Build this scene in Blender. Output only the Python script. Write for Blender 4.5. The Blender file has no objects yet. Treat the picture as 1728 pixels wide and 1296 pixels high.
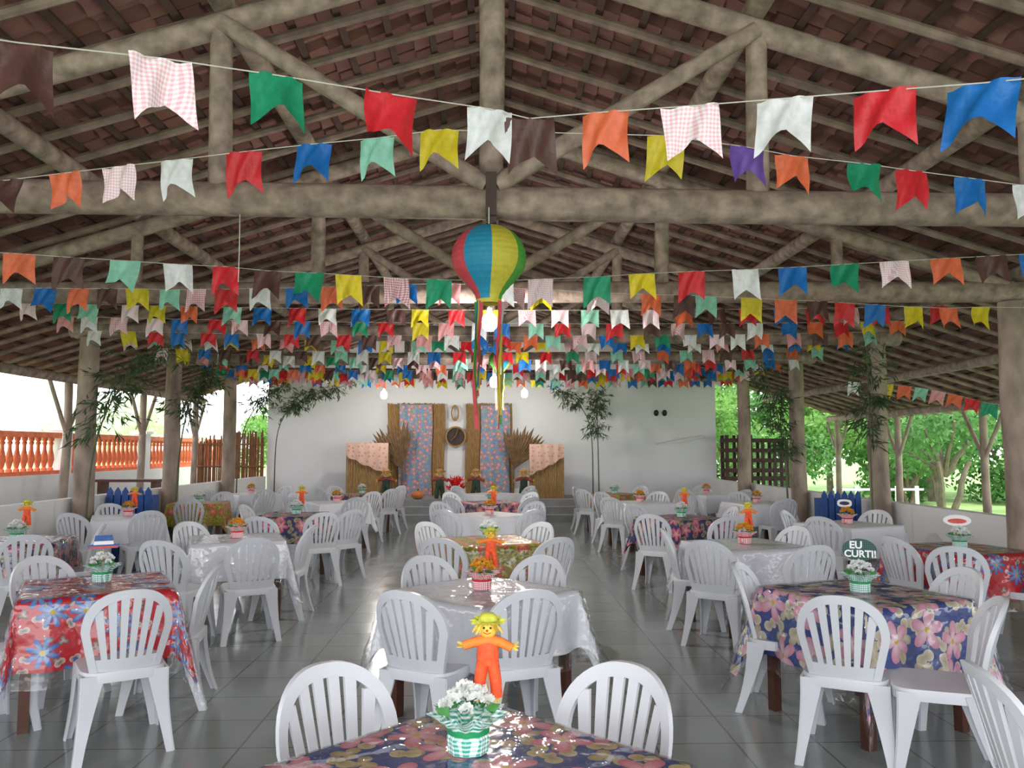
import bpy, bmesh, math, random
from mathutils import Vector, Matrix, noise
random.seed(11)
PI=math.pi; R=math.radians
S=bpy.context.scene; COL=S.collection
V=Vector
# ------------------------------------------------------------------ camera
F=1350.0; H=1.6
pitch=math.atan(112/F); yaw=math.atan(36/F)
cd=bpy.data.cameras.new('camera'); cam=bpy.data.objects.new('camera',cd); COL.objects.link(cam)
cd.sensor_width=36; cd.sensor_fit='HORIZONTAL'; cd.lens=36*F/1728; cd.clip_start=.02; cd.clip_end=300
cam.location=(0,0,H); cam.rotation_euler=(PI/2+pitch,0,-yaw); S.camera=cam
RM=cam.rotation_euler.to_matrix(); EYE=V((0,0,H))
def ray(px,py): return RM@V(((px-864)/F,(648-py)/F,-1))
def P(px,py,d):                                   # point of the photo at world depth y=d
    r=ray(px,py); return EYE+r*(d/r.y)
def G(px,py,z=0.0):                               # point of the photo on the level z
    r=ray(px,py); return EYE+r*((z-H)/r.z)
# ------------------------------------------------------------------ materials
def c(r,g,b):
    f=lambda v:(v/12.92 if v<=.04045 else ((v+.055)/1.055)**2.4)
    return (f(r/255),f(g/255),f(b/255),1)
def nd(nt,t,**k):
    n=nt.nodes.new(t)
    for a,v in k.items(): setattr(n,a,v)
    return n
def lk(nt,a,b): nt.links.new(a,b)
def base(name):
    m=bpy.data.materials.new(name); m.use_nodes=True
    nt=m.node_tree; return m,nt,nt.nodes['Principled BSDF']
def mat(name,col,rough=.5,var=.15,scale=8,bump=0,coat=0,emit=0,stretch=(1,1,1),metal=0,trans=0,col2=None):
    m,nt,b=base(name)
    tc=nd(nt,'ShaderNodeTexCoord'); mp=nd(nt,'ShaderNodeMapping'); mp.inputs['Scale'].default_value=stretch
    lk(nt,tc.outputs['Object'],mp.inputs['Vector'])
    n=nd(nt,'ShaderNodeTexNoise'); n.inputs['Scale'].default_value=scale; n.inputs['Detail'].default_value=4
    lk(nt,mp.outputs[0],n.inputs['Vector'])
    mx=nd(nt,'ShaderNodeMix',data_type='RGBA')
    A=tuple(x*(1-var) for x in col[:3])+(1,); B=col2 or tuple(min(1,x*(1+var)) for x in col[:3])+(1,)
    mx.inputs[6].default_value=A; mx.inputs[7].default_value=B
    rp=nd(nt,'ShaderNodeMapRange'); rp.inputs[1].default_value=.3; rp.inputs[2].default_value=.7
    lk(nt,n.outputs['Fac'],rp.inputs[0]); lk(nt,rp.outputs[0],mx.inputs[0]); lk(nt,mx.outputs[2],b.inputs['Base Color'])
    b.inputs['Roughness'].default_value=rough; b.inputs['Metallic'].default_value=metal
    if coat: b.inputs['Coat Weight'].default_value=coat; b.inputs['Coat Roughness'].default_value=.1
    if bump:
        bp=nd(nt,'ShaderNodeBump'); bp.inputs['Strength'].default_value=bump; bp.inputs['Distance'].default_value=.02
        lk(nt,n.outputs['Fac'],bp.inputs['Height']); lk(nt,bp.outputs[0],b.inputs['Normal'])
    if emit: b.inputs['Emission Color'].default_value=col; b.inputs['Emission Strength'].default_value=emit
    if trans:                                       # thin leaf / thin plastic: some light comes through
        tr=nd(nt,'ShaderNodeBsdfTranslucent'); lk(nt,mx.outputs[2],tr.inputs[0])
        ms=nd(nt,'ShaderNodeMixShader'); ms.inputs[0].default_value=trans
        out=nt.nodes['Material Output']; lk(nt,b.outputs[0],ms.inputs[1]); lk(nt,tr.outputs[0],ms.inputs[2]); lk(nt,ms.outputs[0],out.inputs[0])
    return m
def mth(nt,op,a,b=None):
    n=nd(nt,'ShaderNodeMath',operation=op)
    for i,x in enumerate((a,b)):
        if x is None: continue
        if isinstance(x,(int,float)): n.inputs[i].default_value=x
        else: lk(nt,x,n.inputs[i])
    return n.outputs[0]
def mixc(nt,f,a,b):
    n=nd(nt,'ShaderNodeMix',data_type='RGBA')
    for i,x in ((0,f),(6,a),(7,b)):
        if isinstance(x,(int,float,tuple)): n.inputs[i].default_value=x
        else: lk(nt,x,n.inputs[i])
    return n.outputs[2]
def flower(nt,src,scale,off,n,R0,rnd=.7):
    mp=nd(nt,'ShaderNodeMapping'); mp.inputs['Scale'].default_value=(scale,)*3; mp.inputs['Location'].default_value=off
    lk(nt,src,mp.inputs[0])
    v=nd(nt,'ShaderNodeTexVoronoi',voronoi_dimensions='2D'); v.inputs['Scale'].default_value=1; v.inputs['Randomness'].default_value=rnd
    lk(nt,mp.outputs[0],v.inputs['Vector'])
    sb=nd(nt,'ShaderNodeVectorMath',operation='SUBTRACT'); lk(nt,mp.outputs[0],sb.inputs[0]); lk(nt,v.outputs['Position'],sb.inputs[1])
    sp=nd(nt,'ShaderNodeSeparateXYZ'); lk(nt,sb.outputs[0],sp.inputs[0])
    sc=nd(nt,'ShaderNodeSeparateColor'); lk(nt,v.outputs['Color'],sc.inputs[0])
    an=mth(nt,'ADD',mth(nt,'ARCTAN2',sp.outputs[1],sp.outputs[0]),mth(nt,'MULTIPLY',sc.outputs[0],6.28))
    pt=mth(nt,'ABSOLUTE',mth(nt,'COSINE',mth(nt,'MULTIPLY',an,n/2)))
    Rr=mth(nt,'MULTIPLY',mth(nt,'ADD',mth(nt,'MULTIPLY',pt,.68),.32),R0)
    return mth(nt,'LESS_THAN',v.outputs['Distance'],Rr), mth(nt,'DIVIDE',v.outputs['Distance'],Rr), v.outputs['Distance'], sc.outputs[1]
def floral(name,bg,f1,f2,leaf,leaf2,scale=4.6,coat=.25,src='UV',petals=5,R0=.43,Rl=.33,center=None):
    m,nt,b=base(name); tc=nd(nt,'ShaderNodeTexCoord'); s=tc.outputs[src]
    lm,lr,_,lrnd=flower(nt,s,scale*1.45,(.37,.81,0),3,Rl,.9)
    l2,l2r,_,_=flower(nt,s,scale*1.8,(.1,.33,0),2,Rl+.05,.9)
    fm,fr,fd,frn=flower(nt,s,scale,(0,0,0),petals,R0,.65)
    col=mixc(nt,lm,bg,mixc(nt,lr,leaf2,leaf)); col=mixc(nt,l2,col,mixc(nt,l2r,leaf,leaf2))
    col=mixc(nt,fm,col,mixc(nt,fr,f2,f1))
    col=mixc(nt,mth(nt,'LESS_THAN',fd,.06),col,center or c(225,185,60))
    lk(nt,col,b.inputs['Base Color']); b.inputs['Roughness'].default_value=.6
    b.inputs['Coat Weight'].default_value=coat; b.inputs['Coat Roughness'].default_value=.12
    n=nd(nt,'ShaderNodeTexNoise'); n.inputs['Scale'].default_value=9; lk(nt,s,n.inputs['Vector'])
    bp=nd(nt,'ShaderNodeBump'); bp.inputs['Strength'].default_value=.35; bp.inputs['Distance'].default_value=.02
    lk(nt,n.outputs['Fac'],bp.inputs['Height']); lk(nt,bp.outputs[0],b.inputs['Normal']); lk(nt,bp.outputs[0],b.inputs['Coat Normal'])
    return m
def gingham(name,col,light=(.9,.9,.9,1),size=.02,rough=.5,src='Object'):
    m,nt,b=base(name); tc=nd(nt,'ShaderNodeTexCoord'); sp=nd(nt,'ShaderNodeSeparateXYZ'); lk(nt,tc.outputs[src],sp.inputs[0])
    def st(o): return mth(nt,'LESS_THAN',mth(nt,'FRACT',mth(nt,'DIVIDE',mth(nt,'ADD',o,50.003),size*2)),.5)
    f=mth(nt,'MULTIPLY',mth(nt,'ADD',st(mth(nt,'ADD',sp.outputs[0],mth(nt,'MULTIPLY',sp.outputs[1],.6))),st(sp.outputs[2])),.5)
    lk(nt,mixc(nt,f,light,col),b.inputs['Base Color']); b.inputs['Roughness'].default_value=rough
    return m
M={}
M['plastic']=mat('white_plastic',c(212,214,220),.34,.03,5)
M['log']=mat('pale_log',c(152,133,121),.85,.42,9,.8)
M['logp']=mat('post_log',c(154,137,123),.85,.38,6,.7,stretch=(1,1,.4))
M['rafter']=mat('rafter_wood',c(140,120,108),.85,.38,6,.4)
M['batten']=mat('dark_batten',c(82,59,51),.85,.3,6)
M['white']=mat('white_wash',c(236,236,236),.8,.05,1.5,.1)
M['wallend']=mat('end_wall_paint',c(240,241,244),.8,.03,1.2)
M['stage']=mat('stage_concrete',c(150,152,153),.6,.15,3)
M['tablewood']=mat('dark_table_wood',c(84,48,36),.5,.3,8,.2)
M['terra']=mat('terracotta',c(214,112,74),.7,.2,8)
M['straw']=mat('straw_reed',c(168,134,88),.9,.4,14,.5,stretch=(6,6,.6))
M['reed']=mat('reed_fence',c(140,94,66),.9,.45,10,.4,stretch=(5,5,.5))
M['palm']=mat('dry_palm',c(122,96,68),.85,.35,10)
M['cord']=mat('thin_cord',c(200,196,186),.7,.1,8)
M['iron']=mat('dark_iron',c(66,48,42),.6,.2,10)
M['blue']=mat('blue_paint',c(34,78,146),.55,.2,6)
M['brownwood']=mat('brown_rack_wood',c(66,38,30),.6,.3,5)
M['leaf']=mat('bamboo_leaf',c(70,92,56),.6,.4,3,trans=.3)
M['tree1']=mat('garden_leaf',c(132,176,96),.6,.35,1.2,trans=.5)
M['tree2']=mat('deep_garden_leaf',c(98,146,80),.6,.4,1.2,trans=.45)
M['treep']=mat('pink_blossom',c(240,190,200),.6,.2,2,trans=.55,col2=c(226,234,210))
M['treew']=mat('pale_leaf',c(222,232,206),.6,.15,2,trans=.6)
M['bark']=mat('grey_bark',c(124,112,98),.9,.3,6,.4)
M['stem']=mat('bamboo_stem',c(90,94,60),.6,.3,5)
M['lawn']=mat('lawn_grass',c(150,182,112),.95,.25,.8)
M['bulb']=mat('lit_bulb',c(255,252,244),.4,.0,1,emit=50)
M['porc']=mat('white_socket',c(225,225,220),.4,.05,5)
M['clothw']=mat('white_tablecloth',c(234,235,241),.5,.03,3,.15,coat=.25)
M['silver']=mat('silver_ribbon',c(200,205,205),.3,.1,5,metal=.5)
# floor tiles
m,nt,b=base('grey_floor_tile'); tc=nd(nt,'ShaderNodeTexCoord'); br=nd(nt,'ShaderNodeTexBrick'); br.offset=0
br.inputs['Scale'].default_value=1; br.inputs['Brick Width'].default_value=.45; br.inputs['Row Height'].default_value=.45; br.inputs['Mortar Size'].default_value=.007
br.inputs['Color1'].default_value=c(144,152,151); br.inputs['Color2'].default_value=c(154,161,160); br.inputs['Mortar'].default_value=c(108,111,110)
lk(nt,tc.outputs['Object'],br.inputs['Vector'])
ns=nd(nt,'ShaderNodeTexNoise'); ns.inputs['Scale'].default_value=3; ns.inputs['Detail'].default_value=6; lk(nt,tc.outputs['Object'],ns.inputs['Vector'])
lk(nt,mixc(nt,mth(nt,'MULTIPLY',ns.outputs['Fac'],.45),br.outputs['Color'],c(118,124,124)),b.inputs['Base Color'])
lk(nt,mth(nt,'ADD',mth(nt,'MULTIPLY',ns.outputs['Fac'],.2),.06),b.inputs['Roughness']); b.inputs['IOR'].default_value=1.75
bp=nd(nt,'ShaderNodeBump'); bp.inputs['Strength'].default_value=.2; bp.inputs['Distance'].default_value=.01; lk(nt,ns.outputs['Fac'],bp.inputs['Height']); lk(nt,bp.outputs[0],b.inputs['Normal'])
M['floor']=m
# roof tiles: each tile its own tone
m,nt,b=base('clay_roof_tile'); tc=nd(nt,'ShaderNodeTexCoord'); sp=nd(nt,'ShaderNodeSeparateXYZ'); lk(nt,tc.outputs['Object'],sp.inputs[0])
cb=nd(nt,'ShaderNodeCombineXYZ'); lk(nt,mth(nt,'FLOOR',mth(nt,'DIVIDE',sp.outputs[1],.2)),cb.inputs[0]); lk(nt,mth(nt,'FLOOR',mth(nt,'DIVIDE',mth(nt,'ABSOLUTE',sp.outputs[0]),.337)),cb.inputs[1])
wn=nd(nt,'ShaderNodeTexWhiteNoise',noise_dimensions='2D'); lk(nt,cb.outputs[0],wn.inputs['Vector'])
ns=nd(nt,'ShaderNodeTexNoise'); ns.inputs['Scale'].default_value=7; ns.inputs['Detail'].default_value=5; lk(nt,tc.outputs['Object'],ns.inputs['Vector'])
col=mixc(nt,wn.outputs['Value'],c(112,70,64),c(158,108,97)); col=mixc(nt,mth(nt,'MULTIPLY',ns.outputs['Fac'],.55),col,c(98,76,72))
lk(nt,col,b.inputs['Base Color']); b.inputs['Roughness'].default_value=.9
M['tile']=m
# clear plastic sheet
m,nt,b=base('clear_plastic'); out=nt.nodes['Material Output']
tr=nd(nt,'ShaderNodeBsdfTransparent'); tr.inputs[0].default_value=(.97,.97,.98,1); gl=nd(nt,'ShaderNodeBsdfGlossy'); gl.inputs['Roughness'].default_value=.05
fr=nd(nt,'ShaderNodeFresnel'); fr.inputs[0].default_value=1.45
tc=nd(nt,'ShaderNodeTexCoord'); ns=nd(nt,'ShaderNodeTexNoise'); ns.inputs['Scale'].default_value=7; lk(nt,tc.outputs['UV'],ns.inputs['Vector'])
bp=nd(nt,'ShaderNodeBump'); bp.inputs['Strength'].default_value=1; bp.inputs['Distance'].default_value=.035; lk(nt,ns.outputs['Fac'],bp.inputs['Height'])
lk(nt,bp.outputs[0],gl.inputs['Normal']); lk(nt,bp.outputs[0],fr.inputs['Normal'])
ms=nd(nt,'ShaderNodeMixShader'); lk(nt,mth(nt,'MINIMUM',mth(nt,'ADD',mth(nt,'MULTIPLY',fr.outputs[0],.8),.06),.32),ms.inputs[0]); lk(nt,tr.outputs[0],ms.inputs[1]); lk(nt,gl.outputs[0],ms.inputs[2]); lk(nt,ms.outputs[0],out.inputs[0])
M['clear']=m
FL={'blue':floral('blue_floral',c(44,66,134),c(216,108,130),c(244,200,206),c(164,140,92),c(206,186,140),R0=.44),
 'blue2':floral('mid_blue_floral',c(58,78,144),c(226,142,170),c(248,230,234),c(180,170,140),c(226,216,190),R0=.43,Rl=.32,scale=3.7),
 'red':floral('red_floral',c(204,28,42),c(44,98,184),c(170,200,230),c(70,110,100),c(236,200,190),petals=8,R0=.38,Rl=.18,scale=4.2),
 'yellow':floral('yellow_floral',c(150,132,34),c(206,62,64),c(236,150,130),c(66,104,40),c(200,180,60),R0=.36),
 'navy':floral('navy_floral',c(42,46,96),c(186,60,92),c(232,160,180),c(76,100,74),c(176,150,116),R0=.4),
 'purple':floral('purple_floral',c(72,46,80),c(196,76,86),c(232,160,155),c(76,98,64),c(188,160,96),R0=.38),
 'chita':floral('wall_chita',c(120,156,204),c(214,100,108),c(240,206,206),c(206,190,130),c(120,160,140),scale=6.5,coat=0,R0=.4,Rl=.3)}
FCOL={'orange':(236,116,78),'pinkcheck':0,'white':(236,236,240),'red':(216,44,54),'blue':(32,114,196),'mint':(152,214,194),'yellow':(224,202,46),'brown':(92,60,56),'green':(36,148,110),'purple':(114,82,172),'redcheck':0,'pink':(238,166,170)}
FM={}
for k,v in FCOL.items():
    FM[k]=mat('flag_'+k,c(*v),.45,.1,25,.25,trans=.25) if v else None
FM['pinkcheck']=gingham('flag_pink_check',c(240,176,192),(.85,.85,.88,1),.009)
FM['redcheck']=gingham('flag_red_check',c(214,96,116),(.85,.8,.84,1),.010)
# ------------------------------------------------------------------ mesh helpers
def obj(name,bm,m,parent=None,smooth=True,ang=42,loc=None):
    me=bpy.data.meshes.new(name)
    bmesh.ops.recalc_face_normals(bm,faces=bm.faces); bm.to_mesh(me); bm.free()
    if smooth:
        for p in me.polygons: p.use_smooth=True
        me.set_sharp_from_angle(angle=R(ang))
    me.materials.append(m)
    o=bpy.data.objects.new(name,me); COL.objects.link(o)
    if parent: o.parent=parent
    if loc is not None: o.location=loc
    return o
def tag(o,label=None,cat=None,group=None,kind=None):
    if label: o['label']=label
    if cat: o['category']=cat
    if group: o['group']=group
    if kind: o['kind']=kind
    return o
def thing(name,label,cat,loc=(0,0,0),rz=0,group=None):
    o=bpy.data.objects.new(name,None); COL.objects.link(o); o.empty_display_size=.1
    o.location=loc; o.rotation_euler=(0,0,rz); return tag(o,label,cat,group)
def struct(name,bm,m,smooth=False): return tag(obj(name,bm,m,None,smooth),kind='structure')
KIDS={}
def copy_tree(o,parent=None):
    n=o.copy(); COL.objects.link(n); n.parent=parent
    for ch in KIDS.setdefault(o.name,list(o.children)): copy_tree(ch,n)
    return n
def B(): return bmesh.new()
def box(bm,x0,x1,y0,y1,z0,z1,M4=None):
    vs=[V((x,y,z)) for z in (z0,z1) for y in (y0,y1) for x in (x0,x1)]
    if M4: vs=[M4@v for v in vs]
    v=[bm.verts.new(q) for q in vs]
    for f in ((0,2,3,1),(4,5,7,6),(0,1,5,4),(1,3,7,5),(3,2,6,7),(2,0,4,6)): bm.faces.new([v[i] for i in f])
    return bm
def tube(bm,pts,rad,n=8,cap=True):
    pts=[V(p) for p in pts]
    if isinstance(rad,(int,float)): rad=[rad]*len(pts)
    rings=[]; t=(pts[1]-pts[0]).normalized(); up=V((0,0,1)) if abs(t.z)<.9 else V((1,0,0)); a=t.cross(up).normalized()
    for i,p in enumerate(pts):
        t=(pts[min(i+1,len(pts)-1)]-pts[max(i-1,0)]).normalized()
        a=(a-t*a.dot(t)).normalized(); b=t.cross(a)
        rings.append([bm.verts.new(p+(a*math.cos(2*PI*k/n)+b*math.sin(2*PI*k/n))*rad[i]) for k in range(n)])
    for i in range(len(rings)-1):
        for k in range(n): bm.faces.new((rings[i][k],rings[i][(k+1)%n],rings[i+1][(k+1)%n],rings[i+1][k]))
    if cap: bm.faces.new(rings[0]); bm.faces.new(rings[-1][::-1])
    return bm
def log(bm,a,b,r,n=10,seg=7,wob=.01,taper=.1):
    a=V(a); b=V(b); s=random.random()*50
    pts=[];rs=[]
    for i in range(seg+1):
        u=i/seg; p=a.lerp(b,u)
        w=V((noise.noise((s,u*2,0)),noise.noise((s,u*2,9)),noise.noise((s,u*2,20))))*wob*math.sin(PI*u)
        pts.append(p+w); rs.append(r*(1+taper*(.5-u))*(1+.05*noise.noise((s+7,u*seg*.45,3))))
    return tube(bm,pts,rs,n)
def lathe(bm,prof,n=16,o=(0,0,0),sx=1,sy=1,a0=0,a1=2*PI,rip=None):
    o=V(o); full=abs(a1-a0-2*PI)<1e-6; rings=[]
    for j,(r,z) in enumerate(prof):
        rr=[]
        for k in range(n if full else n+1):
            a=a0+(a1-a0)*k/n; q=r*(1+(rip(a,j) if rip else 0))
            rr.append(bm.verts.new(o+V((q*math.cos(a)*sx,q*math.sin(a)*sy,z))))
        rings.append(rr)
    for i in range(len(rings)-1):
        for k in range(n):
            k2=(k+1)%n if full else k+1
            try: bm.faces.new((rings[i][k],rings[i][k2],rings[i+1][k2],rings[i+1][k]))
            except ValueError: pass
    return bm
def ball(bm,o,r,sx=1,sy=1,sz=1,u=10,v=7):
    prof=[(max(1e-4,r*math.sin(PI*i/v)),-r*sz*math.cos(PI*i/v)) for i in range(v+1)]
    return lathe(bm,prof,u,o,sx,sy)
def ribbon(bm,A,Bq,off):
    off=V(off); rows=[]
    for a,b in zip(A,Bq): rows.append([bm.verts.new(V(a)+off),bm.verts.new(V(b)+off),bm.verts.new(V(b)-off),bm.verts.new(V(a)-off)])
    for p,q in zip(rows,rows[1:]):
        for k in range(4): bm.faces.new((p[k],p[(k+1)%4],q[(k+1)%4],q[k]))
    bm.faces.new(rows[0]); bm.faces.new(rows[-1][::-1])
    return bm
def leaf(bm,p,d,l,w):
    d=d.normalized(); s=d.cross(V((random.uniform(-1,1),random.uniform(-1,1),random.uniform(-1,1)))).normalized()*w*.5
    bm.faces.new([bm.verts.new(q) for q in (p,p+d*l*.4+s,p+d*l,p+d*l*.4-s)])
def rnd(): return V((random.uniform(-1,1),random.uniform(-1,1),random.uniform(-1,1)))
ORD=['first','second','third','fourth','fifth','sixth','seventh','eighth','ninth','tenth','eleventh','twelfth','thirteenth','fourteenth','fifteenth','sixteenth']
# ------------------------------------------------------------------ setting
PX=5.5; EV={-1:7.3,1:8.75}; YB=20.5; RL={-1:7.75,1:9.44}; SL=.306
def zr(x): return 4.96-SL*abs(x)
struct('floor',box(B(),-8.04,9.3,-3,YB,-.1,0),M['floor'])
struct('lawn',box(B(),-80,80,-10,140,-.3,-.12),M['lawn'])
bm=B(); pts=[(-5.66,0),(5.8,0),(5.8,zr(5.8)+.34),(0,zr(0)+.34),(-5.66,zr(5.66)+.34)]
f=[bm.verts.new((x,YB,z)) for x,z in pts]; g=[bm.verts.new((x,YB+.2,z)) for x,z in pts]
bm.faces.new(f); bm.faces.new(g[::-1])
for i in range(5): bm.faces.new((f[i],f[(i+1)%5],g[(i+1)%5],g[i]))
struct('wall_back',bm,M['wallend'])
struct('wall_left',box(B(),-5.83,-5.67,-1,YB-.02,0,.95),M['white'])
struct('wall_right',box(B(),5.59,5.75,-1,YB-.02,0,.88),M['white'])
struct('wall_yard',box(B(),-8.35,-8.05,4,25.5,-.3,1.16),M['white'])
st=B(); box(st,-3.75,2.05,18.0,YB-.01,0,.16); box(st,-3.75,2.05,18.3,YB-.01,.16,.32); box(st,-3.75,2.05,18.6,YB-.01,.32,.47)
struct('floor_stage',st,M['stage'])
def roof(s):
    bm=B(); ny=23*5*6; per=.2; rows=23 if s<0 else 28; L=RL[s]; prev=None; ts=[]
    for r in range(rows):
        ts+= [(L*r/rows+.001,.03),(L*(r+1)/rows-.001,0)]
    grid=[]
    for j in range(0,ny+1):
        y=-2+j*per/6; w=.03*abs(math.sin(PI*(y/per)))
        grid.append([bm.verts.new((s*t,y,zr(t)+.35+w+h)) for t,h in ts])
    for j in range(ny):
        for i in range(len(ts)-1): bm.faces.new((grid[j][i],grid[j+1][i],grid[j+1][i+1],grid[j][i+1]))
    o=struct('ceiling',bm,M['tile'],True); return o
roof(-1); roof(1)
# rafters & battens
RME={}
for s in (-1,1):
    RME[s]=[]
    for k in range(3):
        bm=B(); E=RL[s]-.05; log(bm,(s*.02,0,zr(0)+.27),(s*E,0,zr(E)+.27),.038,8,10,.02,.15)
        o=obj('roof_rafter',bm,M['rafter']); RME[s].append(o.data); bpy.data.objects.remove(o)
y=.9
while y<YB-.1:
    for s in (1,-1):
        o=bpy.data.objects.new('roof_rafter',random.choice(RME[s])); COL.objects.link(o); o.location=(0,y+random.uniform(-.06,.06)+(.1 if s>0 else 0),0)
        tag(o,'thin round rafter pole sloping under the %s roof tiles'%('right' if s>0 else 'left'),'rafter','rafter poles under the %s roof slope'%('right' if s>0 else 'left'))
    y+=.5
bm=B(); ribbon(bm,[(-.028,.5,0),(-.028,YB-.05,0)],[(.028,.5,0),(.028,YB-.05,0)],(0,0,.014)); o=obj('roof_batten',bm,M['batten'],None,False); bme=o.data; bpy.data.objects.remove(o)
for s in (1,-1):
    for k in range(23 if s<0 else 28):
        t=.17+k*.337
        o=bpy.data.objects.new('roof_batten',bme); COL.objects.link(o); o.location=(s*t,0,zr(t)+.325); o.rotation_euler=(0,s*math.atan(SL),0)
        tag(o,'dark thin batten running lengthwise beneath %s roof tiles'%('right' if s>0 else 'left'),'batten','battens of the %s roof slope'%('right' if s>0 else 'left'))
for x,w,side in ((-1.78,'upper left roof slope',-1),(1.78,'upper right roof slope',1),(-3.6,'lower left roof slope',-1),(3.6,'lower right roof slope',1),(0,'ridge of the roof',0),(-PX,'left row of posts',-1),(PX,'right row of posts',1)):
    tag(obj('purlin',log(B(),(x,.3,zr(x)+.15),(x,YB-.02,zr(x)+.15),.08,10,26,.02,.05),M['log']),'long round log purlin running lengthwise along the %s'%w,'purlin')
for s,w in ((-1,'left'),(1,'right')):
    e=EV[s]; tag(obj('eave_beam',log(B(),(s*e,6,zr(e)+.12),(s*e,YB,zr(e)+.12),.08,10,20,.03,.05),M['log']),'round log beam along the %s outer eave on forked posts'%w,'beam')
tag(obj('purlin',log(B(),(7.2,.3,zr(7.2)+.15),(7.2,YB+.3,zr(7.2)+.15),.075,10,26,.03,.05),M['log']),'long round log purlin running lengthwise above the right aisle','purlin')
# trusses
TY=[5.12,8.1,11.05,14.0,17.0]
def make_truss():
    t=thing('roof_truss','','truss',(0,0,0))
    obj('tie_beam',log(B(),(-5.75,0,3.25),(5.75,0,3.18),.11,14,18,.02,.0),M['log'],t)
    obj('king_post',log(B(),(0,0,3.2),(0,0,zr(0)+.1),.085,12,6,.01,-.1),M['log'],t)
    for s in (-1,1):
        obj('top_chord',log(B(),(s*5.7,0,zr(5.7)-.02),(0,0,zr(0)),.08,12,12,.015),M['log'],t)
        obj('queen_post',log(B(),(s*1.76,.0,3.2),(s*1.78,0,zr(1.78)),.072,10,5,.005),M['log'],t)
        obj('short_post',log(B(),(s*3.6,0,3.2),(s*3.6,0,zr(3.6)),.06,10,4,.005),M['log'],t)
        obj('strut',log(B(),(s*.03,-.06,3.31),(s*1.76,-.06,zr(1.78)-.03),.06,12,8,.0),M['log'],t)
    bm=B(); box(bm,-.035,.035,-.125,-.112,3.05,3.38); box(bm,-.035,.035,.112,.125,3.05,3.38); box(bm,-.035,.035,-.125,.125,3.085,3.1)
    obj('iron_strap',bm,M['iron'],t,False)
    return t
t0=make_truss()
for i,y in enumerate(TY):
    o=t0 if i==0 else copy_tree(t0); o.location=(0,y,0)
    if i%2: o.rotation_euler=(0,0,PI)
    tag(o,'%s log roof truss counted from the camera, with king post and struts'%ORD[i],'truss')
# posts
for s,w in ((-1,'left'),(1,'right')):
    for i,y in enumerate(TY[1:]):
        x=s*PX*(1.0 if s<0 else .985)
        p=obj('log_post',log(B(),(x,y,0),(x,y,3.14),.135,14,10,.04,.12),M['logp'])
        tag(p,'thick round log post, %s from the camera in the %s inner row'%(ORD[i],w),'post')
    for i,y in enumerate([8.1,11.05,14.0,17.0,20.0]):
        e=EV[s]; zt=zr(e)+.04
        t=thing('forked_post','forked log post with V braces, %s along the %s outer eave'%(ORD[i],w),'post',(s*e,y,0))
        obj('trunk',log(B(),(0,0,-.1),(0,0,zt),.07,10,7,.03),M['logp'],t)
        for q in (-1,1): obj('brace',log(B(),(0,q*.03,zt-.85),(0,q*.6,zt),.036,8,5,.015),M['logp'],t)
# ------------------------------------------------------------------ balustrade
prof=[(.05,0),(.05,.04),(.03,.06),(.045,.12),(.062,.2),(.055,.28),(.032,.38),(.028,.46),(.045,.5),(.03,.53),(.05,.56),(.05,.6)]
bal0=obj('baluster',lathe(B(),prof,12),M['terra']); balm=bal0.data; bpy.data.objects.remove(bal0)
ys=[8.2,11.9,15.5,19.05,22.6,25.2]
for i in range(5):
    y0,y1=ys[i],ys[i+1]
    t=thing('balustrade','%s span of terracotta balusters counted from the near end'%ORD[i],'balustrade',(-8.2,y0,1.16))
    obj('bottom_rail',box(B(),-.1,.1,.15,y1-y0-.15,0,.07),M['terra'],t,False)
    obj('top_rail',box(B(),-.12,.12,.15,y1-y0-.15,.67,.77),M['terra'],t,False)
    n=int((y1-y0-.4)/.2)
    for k in range(n):
        o=bpy.data.objects.new('baluster',balm); COL.objects.link(o); o.parent=t; o.location=(0,.3+k*(y1-y0-.6)/(n-1),.07)
for i,y in enumerate(ys):
    bm=B(); box(bm,-8.36,-8.04,y-.15,y+.15,1.16,1.98); box(bm,-8.4,-8.0,y-.19,y+.19,1.98,2.04)
    tag(obj('balustrade_pillar',bm,M['white'],None,False),'square white pillar of the yard balustrade, %s from the near end'%ORD[i],'pillar')
# reed fence beside the end wall
bm=B()
x=-7.4
while x<-5.7:
    h=random.uniform(1.9,2.12)-(.12 if x<-6.7 else 0); tube(bm,[(x,20.35,0),(x+random.uniform(-.02,.02),20.35+random.uniform(-.02,.02),h)],.019,6); x+=.036
fe=thing('reed_fence','brown reed fence closing the left aisle beside the white end wall','fence',(0,0,0))
obj('reeds',bm,M['reed'],fe)
for z in (.6,1.2,1.75): obj('rail',tube(B(),[(-7.4,20.31,z),(-5.7,20.31,z)],.022),M['reed'],fe)
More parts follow.
